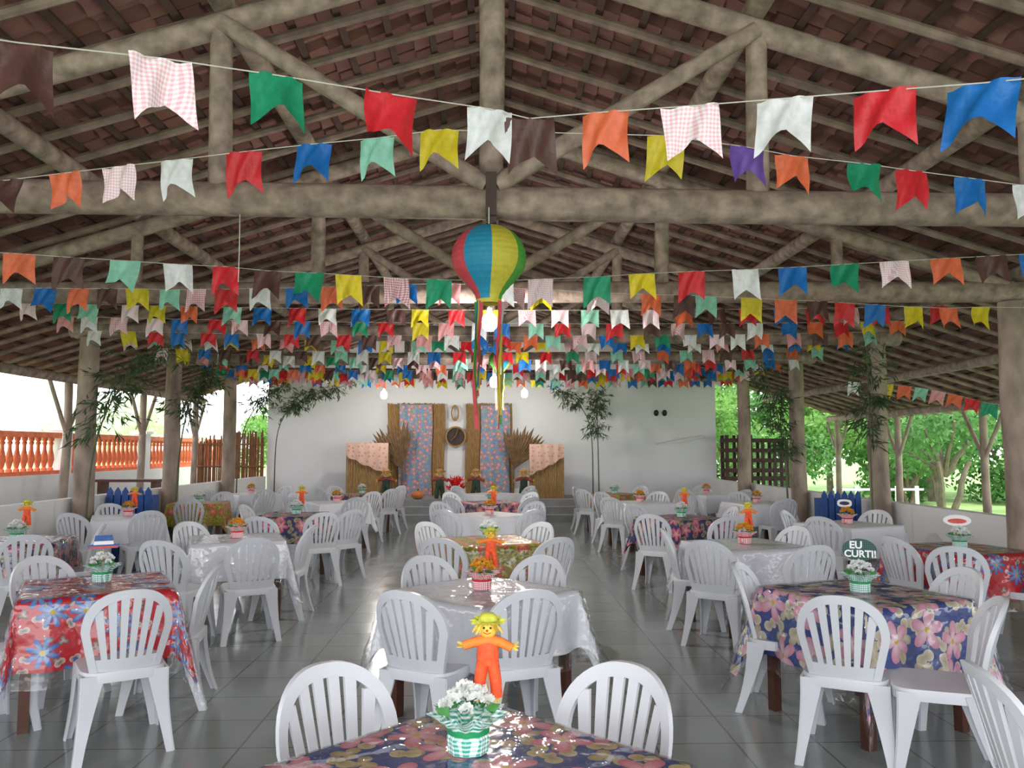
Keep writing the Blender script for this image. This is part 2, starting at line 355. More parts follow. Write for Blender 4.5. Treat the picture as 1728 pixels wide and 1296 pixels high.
# ------------------------------------------------------------------ chairs
def make_chair():
    t=thing('plastic_chair','','chair')
    def bk(s,tt): return V((s,-.19-.12*(tt/.43)+.055*(s/.21)**2,.43+tt))
    N=22; outer=[];inner=[]
    def outl(w0,w1,tc,rx,rt,ex):
        L=[(w0+(w1-w0)*k/5,tc*k/5) for k in range(5)]
        for k in range(N+1):
            a=PI*k/N; cs=math.cos(a); L.append((math.copysign(abs(cs)**ex,cs)*rx,tc+rt*math.sin(a)**ex if math.sin(a)>0 else tc))
        return L+[(-x,z) for x,z in L[4::-1]]
    outer=[bk(*q) for q in outl(.17,.222,.22,.222,.225,.86)]
    inner=[bk(*q) for q in outl(.134,.182,.22,.182,.178,.86)]
    bm=B(); ribbon(bm,outer,inner,(0,.012,0))
    for k in range(6):
        kk=k-2.5; s0,s1=kk*.04,kk*.06; tt=.22+.178*math.sqrt(max(0,1-(s1/.19)**2))+.012
        A=[];Bq=[]
        for j in range(7):
            u=j/6; z=.03+(tt-.03)*u; s=s0+(s1-s0)*u; w=.0135+.0065*u; A.append(bk(s-w,z)); Bq.append(bk(s+w,z))
        ribbon(bm,A,Bq,(0,.007,0))
    A=[bk(-.15+.3*j/8,-.01) for j in range(9)]; Bq=[bk(-.15+.3*j/8,.075) for j in range(9)]; ribbon(bm,A,Bq,(0,.008,0))
    obj('backrest',bm,M['plastic'],t)
    bm=B(); n=28; rings=[]
    for r,z in ((.02,.428),(.5,.431),(.9,.438),(1,.44),(1.02,.43),(1.02,.385),(1.0,.385),(.985,.42),(.5,.415),(.02,.413)):
        ring=[]
        for k in range(n):
            a=2*PI*k/n; cs,sn=math.cos(a),math.sin(a)
            ring.append(bm.verts.new((math.copysign(abs(cs)**.42,cs)*.21*r*(1+.05*sn),math.copysign(abs(sn)**.42,sn)*.215*r+.01,z)))
        rings.append(ring)
    for p,q in zip(rings,rings[1:]):
        for k in range(n): bm.faces.new((p[k],p[(k+1)%n],q[(k+1)%n],q[k]))
    bm.faces.new(rings[0]); bm.faces.new(rings[-1])
    obj('seat',bm,M['plastic'],t)
    for sx in (-1,1):
        for sy in (-1,1):
            bm=B(); A=[];Bx=[];By=[]
            for j in range(6):
                u=j/5; zz=.425*(1-u); e=u*u
                p=V((sx*(.208+.03*e),(.205+.035*e) if sy>0 else -(.195+.075*e),zz))
                w=.07*(1-u)**1.5+.038
                A.append(p); Bx.append(p-V((sx*w,0,0))); By.append(p-V((0,sy*w,0)))
            ribbon(bm,A,Bx,(0,.006,0)); ribbon(bm,A,By,(.006,0,0))
            obj('leg',bm,M['plastic'],t)
    return t
chair0=make_chair(); used=[False]; labels=set()
def put_chair(pos,target,label):
    o=chair0 if not used[0] else copy_tree(chair0); used[0]=True
    v=V(target)-V(pos); o.location=(pos[0],pos[1],0); o.rotation_euler=(0,0,math.atan2(v.y,v.x)-PI/2+random.uniform(-.06,.06))
    tag(o,label,'chair','white plastic chairs around the tables'); labels.add(label); return o
DIRS={0:'right',1:'far right',2:'far',3:'far left',4:'left',-4:'left',-3:'near left',-2:'near',-1:'near right'}
# ------------------------------------------------------------------ tables, cloths
def cloth_mesh(L,T,zt,extra,seed):
    me=bpy.data.meshes.new('tablecloth'); n=44; vs=[];uv=[];fs=[]
    for j in range(n+1):
        for i in range(n+1):
            a=-L+2*L*i/n; b=-L+2*L*j/n
            ca=max(-T,min(T,a)); cb=max(-T,min(T,b)); ox,oy=a-ca,b-cb; r=math.hypot(ox,oy)
            if r<1e-6: vs.append((a,b,zt+extra*.8+.0015*noise.noise((a*6,b*6,seed))))
            else:
                al=(cb if abs(ox)>abs(oy) else ca)
                fl=.06*r+(r/.34)*.024*math.sin(al*17+seed+(2 if ox>0 else 0)+(1 if oy>0 else 0))+.28*min(abs(ox),abs(oy))+extra*(1+2*r)
                x=ca+ox/r*fl; y=cb+oy/r*fl
                vs.append((x,y,zt+extra*.8-r*.985))
            uv.append((a+seed*1.37,b+seed*.7))
    for j in range(n):
        for i in range(n): fs.append((j*(n+1)+i,j*(n+1)+i+1,(j+1)*(n+1)+i+1,(j+1)*(n+1)+i))
    me.from_pydata(vs,[],fs); ul=me.uv_layers.new(name='UVMap')
    for l in me.loops: ul.data[l.index].uv=uv[l.vertex_index]
    for p in me.polygons: p.use_smooth=True
    return me
def make_table():
    t=thing('square_table','','table')
    obj('tabletop',box(B(),-.41,.41,-.41,.41,.71,.74),M['tablewood'],t,False)
    bm=B(); 
    for s in (-1,1): box(bm,-.36,.36,s*.36-.012,s*.36+.012,.62,.71); box(bm,s*.36-.012,s*.36+.012,-.36,.36,.62,.71)
    obj('apron',bm,M['tablewood'],t,False)
    for sx in (-1,1):
        for sy in (-1,1): obj('leg',box(B(),sx*.36-.028,sx*.36+.028,sy*.36-.028,sy*.36+.028,0,.71),M['tablewood'],t,False)
    return t
table0=make_table(); tused=[False]
CLN={'blue':'blue floral','blue2':'mid blue floral','red':'red floral','yellow':'yellow-green floral','navy':'navy floral','purple':'dark purple floral','white':'plain white'}
ROWN={'C':'middle row','LI':'inner left row','LO':'outer left row','RI':'inner right row','RO':'outer right row'}
# row, index, table centre in the photo (or world), cloth, corner rotation, chairs (photo positions of the back tops) or angles
TB=[('C',0,V((-.04,2.25,0)),'blue',45,[(545,1122),(1062,1122)]),
 ('C',1,(813,996),'white',45,[(677,997),(897,995),(718,938),(918,938)]),
 ('C',2,(825,912),'yellow',18,[(742,908),(945,907),(718,881),(890,884)]),
 ('C',3,(826,868),'white',40,[45,135,-55,-125]),
 ('C',4,(829,847),'navy',20,[45,135,-50,-130]),
 ('C',5,(832,833),'white',45,[40,140,-45,-135]),
 ('LI',0,(165,987),'red',27,[(228,995),(90,943),(314,950),(-130,985)]),
 ('LI',1,(400,908),'white',20,[(430,908),(335,882),(268,912),(495,886)]),
 ('LI',2,(500,868),'navy',10,[(545,865),(450,852),(596,860),(437,872)]),
 ('LI',3,(568,847),'white',30,[-60,-120,60,150]),
 ('LI',4,(611,833),'purple',45,[-45,-135,45,135]),
 ('LO',0,(28,912),'navy',15,[(45,903),(150,885)]),
 ('LO',1,(216,871),'white',25,[(255,862),(185,850),(116,866)]),
 ('LO',2,(336,848),'yellow',10,[-80,85,10]),
 ('LO',3,(424,833),'white',40,[-60,60,-120]),
 ('RI',0,(1452,1000),'blue2',22,[(1410,1005),(1278,952),(1520,962),(1690,1008,160)]),
 ('RI',1,(1257,918),'white',15,[(1190,912),(1150,893),(1305,891),(1375,920)]),
 ('RI',2,(1150,873),'navy',30,[(1097,868),(1185,856),(1065,850),(1232,872)]),
 ('RI',3,(1080,847),'white',20,[-50,-130,60,125]),
 ('RI',4,(1037,833),'yellow',45,[-45,-135,45,135]),
 ('RO',0,(1620,925),'red',15,[(1612,922),(1507,905),(1690,905)]),
 ('RO',1,(1430,884),'white',25,[(1384,872),(1338,862),(1470,862)]),
 ('RO',2,(1277,848),'white',10,[-85,170,90]),
 ('RO',3,(1192,833),'white',30,[-60,-130,80])]
TC={}; cmesh={}
for row,i,ctr,cl,rot,chs in TB:
    p=ctr if isinstance(ctr,V) else G(ctr[0],ctr[1],.745); p=V((p.x,p.y,0)); TC[(row,i)]=p
    where='%s table in the %s'%(ORD[i],ROWN[row])
    o=table0 if not tused[0] else copy_tree(table0); tused[0]=True
    o.location=p; o.rotation_euler=(0,0,R(rot)); tag(o,'square dark wooden table, the '+where,'table','square wooden tables')
    near=p.y<8.2; L=.70 if (row,i)==('C',0) else .83 if (row,i) in (('LI',0),('RI',0)) else .80 if near and cl!='white' else .775; seed=i+len(row)*3 if near else i%2
    key=(L,cl,seed)
    if key not in cmesh:
        cmesh[key]=cloth_mesh(L,.425,.744,0,seed); cmesh[key].materials.append(FL[cl] if cl!='white' else M['clothw'])
    t=bpy.data.objects.new('tablecloth',cmesh[key]); COL.objects.link(t); t.location=p; t.rotation_euler=(0,0,R(rot))
    tag(t,'%s cloth on the %s'%(CLN[cl],where),'tablecloth')
    if near:
        pm=cloth_mesh(L+(.1 if (row,i)!=('C',0) else .05),.43,.744,.008,seed+.3); pm.materials.append(M['clear'])
        t=bpy.data.objects.new('plastic_cover',pm); COL.objects.link(t); t.location=p; t.rotation_euler=(0,0,R(rot))
        tag(t,'clear shiny plastic sheet over the cloth of the '+where,'plastic cover')
    for q in chs:
        tgt=p
        if isinstance(q,tuple):
            b=G(q[0],q[1],.87); b.z=0; v=(p-b).normalized()
            if len(q)>2: v=V((math.cos(R(q[2])),math.sin(R(q[2])),0)); tgt=b+v*3
            pos=b+v*.30
            if (pos-p).length<.44: pos=p-v*.44
        else: pos=p+V((math.cos(R(q)),math.sin(R(q)),0))*random.uniform(.66,.76)
        d=pos-p; a=round(math.degrees(math.atan2(d.y,d.x))/45); lab='white plastic slatted chair, %s side of the %s'
        cand=[a,a+1,a-1,a+2,a-2]
        for k in cand:
            k=(k+4)%8-4; l=lab%(DIRS[k],where)
            if l not in labels: break
        put_chair(pos,tgt,l)
b=G(1652,1120,.87); put_chair(V((b.x+.28,b.y-.05,0)),V((b.x+3,b.y-.3,0)),'white plastic slatted chair cut off at the bottom right corner')
# ------------------------------------------------------------------ centrepieces
M['teal']=gingham('teal_gingham',c(40,160,140),(.85,.9,.88,1),.006); M['redg']=gingham('red_gingham',c(204,44,64),(.9,.85,.85,1),.006)
M['gribbon']=mat('green_ribbon',c(20,140,84),.35,.1,10); M['rribbon']=mat('red_ribbon',c(190,30,40),.35,.1,10)
M['petalw']=mat('white_petal',c(246,248,246),.7,.02,20,trans=.35); M['petaly']=mat('yellow_petal',c(238,176,50),.6,.2,20,trans=.2)
M['gleaf']=mat('posy_leaf',c(84,160,84),.5,.3,20,trans=.2)
def make_pot(kind):
    t=thing('flower_pot','','flower pot')
    teal=kind=='teal'
    obj('wrapper',lathe(B(),[(.001,0),(.056,0),(.059,.04),(.053,.06),(.066,.078),(.084,.094),(.098,.108)],54,rip=lambda a,j:(0,.03,.04,.05,.1,.17,.24)[j]*math.sin(a*9+.6*math.sin(a*2))),M['teal' if teal else 'redg'],t)
    obj('ribbon',lathe(B(),[(.056,.05),(.061,.053),(.061,.065),(.056,.068)],20),M['gribbon' if teal else 'rribbon'],t)
    bm=B()
    for k in range(15):
        a=k*2.4; r=.07*math.sqrt(k/15); o=V((r*math.cos(a),r*math.sin(a),.118+.05*(1-k/15)+.008*(k%2)))
        for j in range(34):
            d=rnd(); d.z=abs(d.z)*.9+.05; d.normalize(); leaf(bm,o+d*.009,d+rnd()*.6,.017,.02)
    obj('flowers',bm,M['petalw' if teal else 'petaly'],t,False)
    bm=B()
    for k in range(14):
        a=random.random()*6.28; leaf(bm,V((.055*math.cos(a),.055*math.sin(a),.105)),V((math.cos(a),math.sin(a),random.uniform(0,.5))),.042,.035)
    obj('leaves',bm,M['gleaf'],t,False)
    return t
pots={'teal':make_pot('teal'),'red':make_pot('red')}; pu=set()
M['dung']=mat('orange_dungarees',c(240,86,40),.7,.25,60); M['shirt']=mat('orange_sleeves',c(240,130,50),.7,.2,40); M['face']=mat('yellow_face',c(244,204,84),.6,.05,10)
M['hat']=mat('yellow_straw_hat',c(206,206,76),.8,.25,40); M['hatb']=mat('brown_straw_hat',c(180,134,80),.8,.25,40); M['black']=mat('black_dot',c(20,18,18),.4,0,5); M['nose']=mat('red_nose',c(210,50,40),.5,0,5)
M['hair']=mat('straw_hair',c(230,196,80),.8,.3,30); M['dung2']=mat('dark_green_dungarees',c(50,72,62),.8,.2,20); M['skin']=mat('beige_face',c(224,186,150),.7,.1,10); M['shirt2']=mat('plaid_shirt',c(150,70,60),.8,.4,25)
M['stick']=mat('pick_stick',c(190,160,110),.7,.1,20)
def make_doll(h,stick,ms):
    t=thing('scarecrow_doll','','doll'); k=h/.24; q=lambda *p:V(p)*k
    z0=stick
    O=V((0,0,z0))
    bm=B()
    for s in (-1,1): tube(bm,[O+q(s*.026,0,0),O+q(s*.022,0,.05),O+q(s*.014,0,.1)],[.0165*k,.0175*k,.018*k],10)
    lathe(bm,[(.001,.085*k),(.029*k,.09*k),(.032*k,.115*k),(.029*k,.145*k),(.022*k,.162*k),(.001,.165*k)],14,O,1,.65)
    obj('dungarees',bm,M[ms[0]],t)
    bm=B(); tube(bm,[O+q(-.07,-.004,.143),O+q(-.04,0,.152),O+q(0,0,.16),O+q(.04,0,.152),O+q(.07,-.004,.138)],[.0125*k,.014*k,.018*k,.014*k,.0125*k],10); obj('sleeves',bm,M[ms[1]],t)
    for s in (-1,1):
        bm=B()
        for j in range(9): leaf(bm,O+q(s*.066,0,.141),V((s,random.uniform(-.4,.4),random.uniform(-.7,.7))),.026*k,.008*k)
        obj('straw_hand',bm,M['hair'],t,False)
        bm=B()
        for j in range(9): leaf(bm,O+q(s*.026,0,.004),V((random.uniform(-.5,.5),random.uniform(-.5,.5),-1)),.022*k,.009*k)
        obj('straw_foot',bm,M['hair'],t,False)
    hd=obj('head',ball(B(),O+q(0,0,.192),.027*k,1,.9,1.02,16,10),M[ms[2]],t)
    for s in (-1,1): obj('eye',ball(B(),O+q(s*.0095,-.023,.197),.0032*k),M['black'],hd)
    obj('nose',ball(B(),O+q(0,-.026,.19),.0036*k),M['nose'],hd)
    obj('mouth',tube(B(),[O+q(-.011,-.022,.184),O+q(0,-.024,.18),O+q(.011,-.022,.184)],.0012*k,6),M['nose'],hd)
    bm=lathe(B(),[(.0275*k,.195*k),(.0275*k,.208*k),(.02*k,.216*k)],16,O,1,.95,R(-60),R(240))
    for j in range(44):
        a=PI*1.5+random.choice((-1,1))*random.uniform(.5,3.1); leaf(bm,O+q(.025*math.cos(a),.023*math.sin(a),.208),V((math.cos(a),math.sin(a),-1.3)),.036*k,.008*k)
    obj('hair',bm,M['hair'],t,False)
    bm=lathe(B(),[(.044*k,.211*k),(.04*k,.214*k),(.028*k,.215*k),(.026*k,.226*k),(.018*k,.234*k),(.001,.237*k)],24,O,rip=lambda a,j:.07*math.sin(a*7) if j==0 else 0)
    for j in range(46):                             # frayed straw brim
        a=j*2*PI/46; leaf(bm,O+q(.032*math.cos(a),.032*math.sin(a),.2145),V((math.cos(a),math.sin(a),random.uniform(-.35,.4))),.022*k,.008*k)
    obj('hat',bm,M[ms[3]],t)
    if stick: obj('stick',tube(B(),[V((0,.004,0)),V((0,.004,z0+.1*k))],.0035,6),M['stick'],t)
    return t
pick0=make_doll(.245,.112,('dung','shirt','face','hat')); pk=[False]
def pick(p,label,rz=0,sc=1):
    o=pick0 if not pk[0] else copy_tree(pick0); pk[0]=True
    o.location=p; o.rotation_euler=(0,0,rz); o.scale=(sc,)*3; tag(o,label,'doll','scarecrow picks in the flower pots')
picks={('C',0),('C',1),('RI',1),('LO',0),('LO',1),('LI',2),('RI',2),('C',3)}
for row,i,ctr,cl,rot,chs in TB:
    p=TC[(row,i)].copy(); p.z=.752; kind='red' if cl=='white' else 'teal'
    if (row,i)==('C',0): q=G(790,1266,.752); p.x=q.x; p.y=q.y
    if (row,i)==('LI',0): p.x-=.02; p.y+=.1
    o=pots[kind] if kind not in pu else copy_tree(pots[kind]); pu.add(kind)
    o.location=p; o.rotation_euler=(0,0,i*1.3+len(row)); o.scale=(1.0,)*3
    where='%s table in the %s'%(ORD[i],ROWN[row])
    tag(o,('teal gingham pot of white flowers' if kind=='teal' else 'red gingham pot of yellow flowers')+' on the '+where,'flower pot','gingham flower pots on the tables')
    if (row,i) in picks: pick(p+V((.055,.05,.02)),'orange scarecrow on a stick in the pot, '+where,random.uniform(-.2,.2))
# signs on sticks
def text_mesh(s,size,m,parent,loc,name='lettering'):
    cu=bpy.data.curves.new('t','FONT'); cu.body=s; cu.size=size; cu.extrude=.001; cu.offset=size*.03; cu.align_x='CENTER'; cu.align_y='CENTER'
    o=bpy.data.objects.new('t',cu); COL.objects.link(o); bpy.context.view_layer.update()
    me=bpy.data.meshes.new_from_object(o.evaluated_get(bpy.context.evaluated_depsgraph_get())); bpy.data.objects.remove(o)
    me.materials.clear(); me.materials.append(m)
    n=bpy.data.objects.new(name,me); COL.objects.link(n); n.parent=parent; n.location=loc; n.rotation_euler=(PI/2,0,0); return n
M['signteal']=gingham('dark_check_card',c(18,40,42),c(46,100,92),.006); M['signwhite']=mat('white_card',c(240,240,240),.5,.02,10); M['signdark']=mat('dark_purple_letter',c(44,24,64),.5,.1,10)
M['signblue']=mat('blue_card',c(40,90,160),.5,.3,50); M['signred']=mat('red_card',c(210,80,66),.5,.2,30)
def plate(pts,th=.003):
    bm=B(); f=[bm.verts.new((x,-th,z)) for x,z in pts]; g=[bm.verts.new((x,th,z)) for x,z in pts]; n=len(pts)
    bm.faces.new(f); bm.faces.new(g[::-1])
    for i in range(n): bm.faces.new((f[i],f[(i+1)%n],g[(i+1)%n],g[i]))
    return bm
def ell(rx,rz,cz,n=28,p=1): return [(math.copysign(abs(math.cos(2*PI*k/n))**p,math.cos(2*PI*k/n))*rx,cz+math.copysign(abs(math.sin(2*PI*k/n))**p,math.sin(2*PI*k/n))*rz) for k in range(n)]
p=TC[('RI',0)]+V((.03,.06,.77))
t=thing('party_sign','dark checked oval card on a stick reading EU CURTI! in white','sign',p,-.35)
obj('stick',tube(B(),[(0,.006,.0),(0,.006,.2)],.004,6),M['stick'],t)
obj('card',plate(ell(.1,.068,.222)),M['signteal'],t,False)
text_mesh('EU',.062,M['signwhite'],t,(-.02,-.005,.25)); text_mesh('CURTI!',.058,M['signwhite'],t,(.004,-.005,.197))
p=TC[('LI',0)]+V((-.03,.12,.77))
t=thing('party_sign','hat shaped card with a blue and red band, on a stick at the left','sign',p,.45)
obj('stick',tube(B(),[(0,.006,.0),(0,.006,.2)],.004,6),M['stick'],t)
obj('card',plate([(-.085,.19),(.085,.19),(.095,.215),(.06,.22),(.05,.275),(-.05,.275),(-.06,.22),(-.095,.215)]),M['signblue'],t,False)
obj('band',plate([(-.06,.215),(.06,.215),(.056,.238),(-.056,.238)],.004),M['signwhite'],t,False); obj('brim_stripe',plate([(-.082,.192),(.082,.192),(.087,.205),(-.087,.205)],.004),M['signred'],t,False)
p=TC[('RO',0)]+V((.02,.06,.77))
t=thing('party_sign','oval white card with an orange centre on a stick, outer right','sign',p,-.5)
obj('stick',tube(B(),[(0,.006,.0),(0,.006,.2)],.004,6),M['stick'],t)
obj('card',plate(ell(.11,.05,.21)),M['signwhite'],t,False); obj('card_centre',plate(ell(.075,.022,.205),.004),M['signred'],t,False)
p=TC[('RO',1)]+V((.0,.06,.77))
t=thing('party_sign','small pale bubble card on a stick above the red pot, outer right row','sign',p,-.4)
obj('stick',tube(B(),[(0,.006,.0),(0,.006,.2)],.004,6),M['stick'],t); obj('card',plate(ell(.08,.045,.21,28,.7)),M['signwhite'],t,False)
obj('card_mark',plate(ell(.055,.022,.21),.004),M['signdark'],t,False)
# ------------------------------------------------------------------ bunting
fcache={}
def flag_mesh(col,v,frac=.38):
    k=(col,v)
    if k in fcache: return fcache[k]
    rr=random.Random(v*17+5); w,h=.225,.235; nu,nv=12,8; bm=B(); g=[]
    p1,p2=rr.uniform(0,6),rr.uniform(-1,1); tl,trr=rr.uniform(.85,1.12),rr.uniform(.85,1.12); nk=rr.uniform(.28,.46); sh=rr.uniform(-.025,.025); pin=rr.uniform(.0,.18); pc=rr.uniform(.42,.58)
    for j in range(nv+1):
        row=[]
        for i in range(nu+1):
            u=i/nu; v_=j/nv; tri=(u/pc if u<pc else (1-u)/(1-pc)); ln=h*((tl+(trr-tl)*u)-nk*tri**.9)
            x=(u-.5)*w*(1-pin*v_*(.5+.5*math.sin(p1+v_*3)))+sh*v_
            row.append(bm.verts.new((x,.02*math.sin(u*7+p1)*(.25+v_)+.05*p2*v_*v_+.012*math.sin(u*13+v_*5+p1),-v_*ln)))
        g.append(row)
    for j in range(nv):
        for i in range(nu): bm.faces.new((g[j][i],g[j][i+1],g[j+1][i+1],g[j+1][i]))
    o=obj('flag',bm,FM[col],None,True,80); fcache[k]=o.data; bpy.data.objects.remove(o); return fcache[k]
FN={'pinkcheck':'pink and white checked','redcheck':'red and white checked'}
def bunting(label,pts,cols,ends,scale=1.0,tl=.8):
    o0=V(pts[len(pts)//2]); t=thing('bunting',label,'bunting',o0)
    line=[V(ends[0])-o0]+[V(p)-o0 for p in pts]+[V(ends[1])-o0]
    obj('cord',tube(B(),line,.0028,5),M['cord'],t)
    for i,(p,cn) in enumerate(zip(pts,cols)):
        d=line[i+2]-line[i]
        o=bpy.data.objects.new('flag',flag_mesh(cn,random.randrange(7))); COL.objects.link(o); o.parent=t; o.location=V(p)-o0
        tilt=-math.atan2(d.z,math.hypot(d.x,d.y))
        o.rotation_euler=(random.uniform(-.12,.12),tilt*tl,math.atan2(d.y,d.x)+random.uniform(-.15,.15)); o.scale=(scale*random.uniform(.93,1.07),scale,scale)
        tag(o,FN.get(cn,cn)+' flag')
def pxrow(items,df): return [P(x,y,df(x)) for x,y,_ in items],[q for _,_,q in items]
A=[(30,72,'brown'),(270,98,'pinkcheck'),(468,127,'green'),(661,159,'red'),(828,184,'white'),(893,200,'brown'),(1020,189,'orange'),(1163,179,'pinkcheck'),(1324,166,'white'),(1490,153,'red'),(1658,140,'blue')]
fd=lambda x:3.6-.95*abs(x-880)/880
p,q=pxrow(A,fd); bunting('bunting string nearest the camera, with the largest flags, crossing the top',p,q,(P(-150,45,2.4),P(1880,118,2.5)),1.02,.3)
Bq=[(12,304,'brown'),(109,292,'orange'),(200,281,'pinkcheck'),(296,270,'white'),(410,256,'red'),(529,243,'blue'),(635,233,'mint'),(741,219,'yellow'),(1125,229,'yellow'),(1260,248,'purple'),(1338,263,'orange'),(1458,276,'green'),(1540,288,'red'),(1640,301,'blue'),(1735,314,'white')]
fd=lambda x:4.15+.62*abs(x-900)/900
p,q=pxrow(Bq,fd); bunting('second bunting string, peaked at the king post, in front of the nearest beam',p,q,(P(-150,320,4.9),P(1850,330,4.9)),.97,.5)
Cq=[(32,428,'orange'),(115,434,'brown'),(212,440,'mint'),(300,446,'white'),(382,450,'red'),(452,457,'brown'),(523,460,'green'),(588,464,'yellow'),(668,469,'redcheck'),(742,472,'green'),(845,474,'white'),(912,471,'pinkcheck'),(1007,467,'green'),(1083,462,'yellow'),(1167,458,'red'),(1256,455,'white'),(1338,451,'blue'),(1425,446,'green'),(1510,441,'pinkcheck'),(1596,436,'orange'),(1672,432,'brown'),(1745,428,'blue')]
fd=lambda x:6.5-.7*abs(x-860)/860
p,q=pxrow(Cq,fd); bunting('third bunting string from the camera, sagging beneath the nearest beam',p,q,(P(-120,420,5.6),P(1850,420,5.6)),.96)
pal=['orange','pinkcheck','white','red','blue','mint','yellow','brown','green','redcheck','pink','white','yellow','red','blue','orange','mint']
Dq=[(18,487,'white'),(77,486,'blue'),(132,487,'orange'),(180,487,'brown'),(231,487,'yellow'),(285,489,'mint'),(330,488,'redcheck'),(382,488,'red'),(438,486,'white'),(500,486,'blue'),(560,484,'orange'),(623,482,'brown'),(685,480,'blue'),(760,478,'pink'),(870,486,'redcheck'),(915,488,'yellow'),(1010,494,'pinkcheck'),(1099,497,'orange'),(1156,498,'brown'),(1192,500,'mint'),(1267,503,'yellow'),(1325,506,'orange'),(1378,508,'brown'),(1424,511,'red'),(1478,514,'blue'),(1543,518,'yellow'),(1600,520,'orange'),(1655,518,'yellow')]
p,q=pxrow(Dq,lambda x:7.75); bunting('fourth bunting string, nearly level, just in front of the second beam',p,q,(P(-100,488,7.75),P(1800,520,7.75)),.94)
rows=[(9.0,3.26,.07,.36),(9.9,3.24,.06,.35),(10.7,3.2,.06,.35),(11.6,3.26,.06,.36),(12.6,3.22,.07,.35),(13.6,3.2,.05,.35),(14.5,3.22,.06,.34),(15.4,3.2,.06,.34),(16.2,3.22,.05,.33),(16.8,3.24,.05,.33),(17.3,3.2,.05,.33),(17.8,3.22,.05,.33)]
for i,(d,z,sag,sp) in enumerate(rows):
    n=int(10.5/sp); last=None; pts=[];cols=[]; tl=random.uniform(-.04,.04); ty=random.uniform(-.15,.15)
    for k in range(n):
        x=-5.2+10.4*k/(n-1)+random.uniform(-.06,.06); u=x/5.3
        pts.append(V((x,d+ty*u,z-sag*(1-u*u)+tl*u))); cn=random.choice([q for q in pal if q!=last]); last=cn; cols.append(cn)
    bunting('%s bunting string from the camera, between the roof trusses'%ORD[i+4],pts,cols,((-5.42,d-ty,z-tl),(5.36,d+ty,z+tl)),.88)
pts=[];cols=[]
for k in range(9):
    u=k/8; pts.append(P(1440+u*230,645+u*36-8*math.sin(PI*u),12.6-u*1.2)); cols.append(pal[(k*5+2)%len(pal)])
bunting('slanting bunting string dropping outward through the right aisle',pts,cols,(P(1375,634,13.3),P(1760,692,11.1)),.9)
# ------------------------------------------------------------------ balloon lanterns
M['gred']=mat('red_paper',c(216,74,90),.6,.08,30,.2,trans=.2); M['gblue']=mat('blue_paper',c(40,146,186),.6,.08,30,.2,trans=.2); M['gyel']=mat('yellow_paper',c(214,198,70),.6,.08,30,.2,trans=.2); M['ggrn']=mat('green_paper',c(84,164,66),.6,.08,30,.2,trans=.2)
def balloon(label,p,top,sc,a0=180):
    t=thing('balloon_lantern',label,'lantern',p); ks=['gred','gblue','gyel','ggrn']; nm=['red','blue','yellow','green']
    prof=[]
    for j in range(57):
        u=j/56; r=.234*math.sqrt(max(0,1-((.42-u)/.45)**2)) if u<.42 else .234*(.33+.67*(.5+.5*math.cos(PI*((u-.42)/.58)**1.25)))
        prof.append((sc*(r+.003*abs(math.sin(u*PI*14))),-u*.47*sc))
    for g in range(8):
        tag(obj('paper_gore',lathe(B(),prof,6,(0,0,0),1,1,R(a0+g*45+5),R(a0+g*45+50)),M[ks[g%4]],t),nm[g%4]+' paper gore')
    obj('neck_ring',lathe(B(),[(.073*sc,-.465*sc),(.08*sc,-.465*sc),(.08*sc,-.49*sc),(.073*sc,-.49*sc),(.073*sc,-.465*sc)],20),M['gyel'],t)
    obj('hanging_cord',tube(B(),[(0,0,-.02),(0,0,top-p.z)],.004,6),M['cord'],t)
    spec=[('gred',318),('gyel',328),('silver',338),('gyel',348),('ggrn',2),('gyel',20),('gblue',30),('gyel',40),('gred',142),('silver',152),('gyel',165),('gred',180),('ggrn',196),('gblue',210),('gyel',222),('gred',230)]
    for cn,ad in spec:
        a=R(ad); x,y=.084*sc*math.cos(a),.084*sc*math.sin(a); ln=sc*random.uniform(.52,.86); A=[];Bb=[]; ph=random.random()*6
        for j in range(13):
            u=j/12; tw=ph*.3+u*1.6; cx=x*(1-.05*u)+.008*math.sin(u*8+ph); cy=y*(1-.05*u)+.008*math.cos(u*6+ph); z=-.48*sc-u*ln; w=.0125*sc
            A.append((cx-w*math.cos(tw),cy-w*math.sin(tw),z)); Bb.append((cx+w*math.cos(tw),cy+w*math.sin(tw),z))
        obj('streamer',ribbon(B(),A,Bb,(0,.0006,0)),M[cn],t)
    return t
p=P(825,384,4.98); balloon('striped paper hot air balloon lantern hanging from the nearest beam',p,3.14,1.0)
p=P(844,592,13.3); balloon('smaller looking balloon lantern hanging farther back behind the flags',p,3.14,.8,225)
tag(obj('dangling_string',tube(B(),[P(405,352,5.1),P(404,420,5.1),P(402,476,5.1)],.003,5),M['cord']),'short white string dangling from the nearest beam, left of the balloon','string')
# ------------------------------------------------------------------ bulbs
def bulb(label,px,py,d,top,e,sc=1):
    p=P(px,py,d); t=thing('hanging_bulb',label,'light bulb',p)
    k=sc
    obj('bulb',lathe(B(),[(.001,-.12*k),(.03*k,-.118*k),(.056*k,-.09*k),(.06*k,-.03*k),(.052*k,.0),(.022,.045)],16),M['bulb'],t)
    obj('socket',lathe(B(),[(.02,.04),(.026,.05),(.026,.09),(.012,.1),(.001,.1)],12),M['porc'],t)
    obj('wire',tube(B(),[(0,0,.1),(0,0,top-p.z)],.004,6),M['porc'],t)
    l=bpy.data.lights.new('bulb_light','POINT'); l.energy=e; l.shadow_soft_size=.06; l.color=(1,.96,.9); o=bpy.data.objects.new('bulb_light',l); COL.objects.link(o); o.location=p+V((0,-.02,-.22))
bulb('lit bulb seen beneath the near balloon, on the second beam',826,534,7.95,3.15,110,1.25)
bulb('lit bulb in the middle far back, under the balloon streamers',834,639,13.0,3.15,90,1.2)
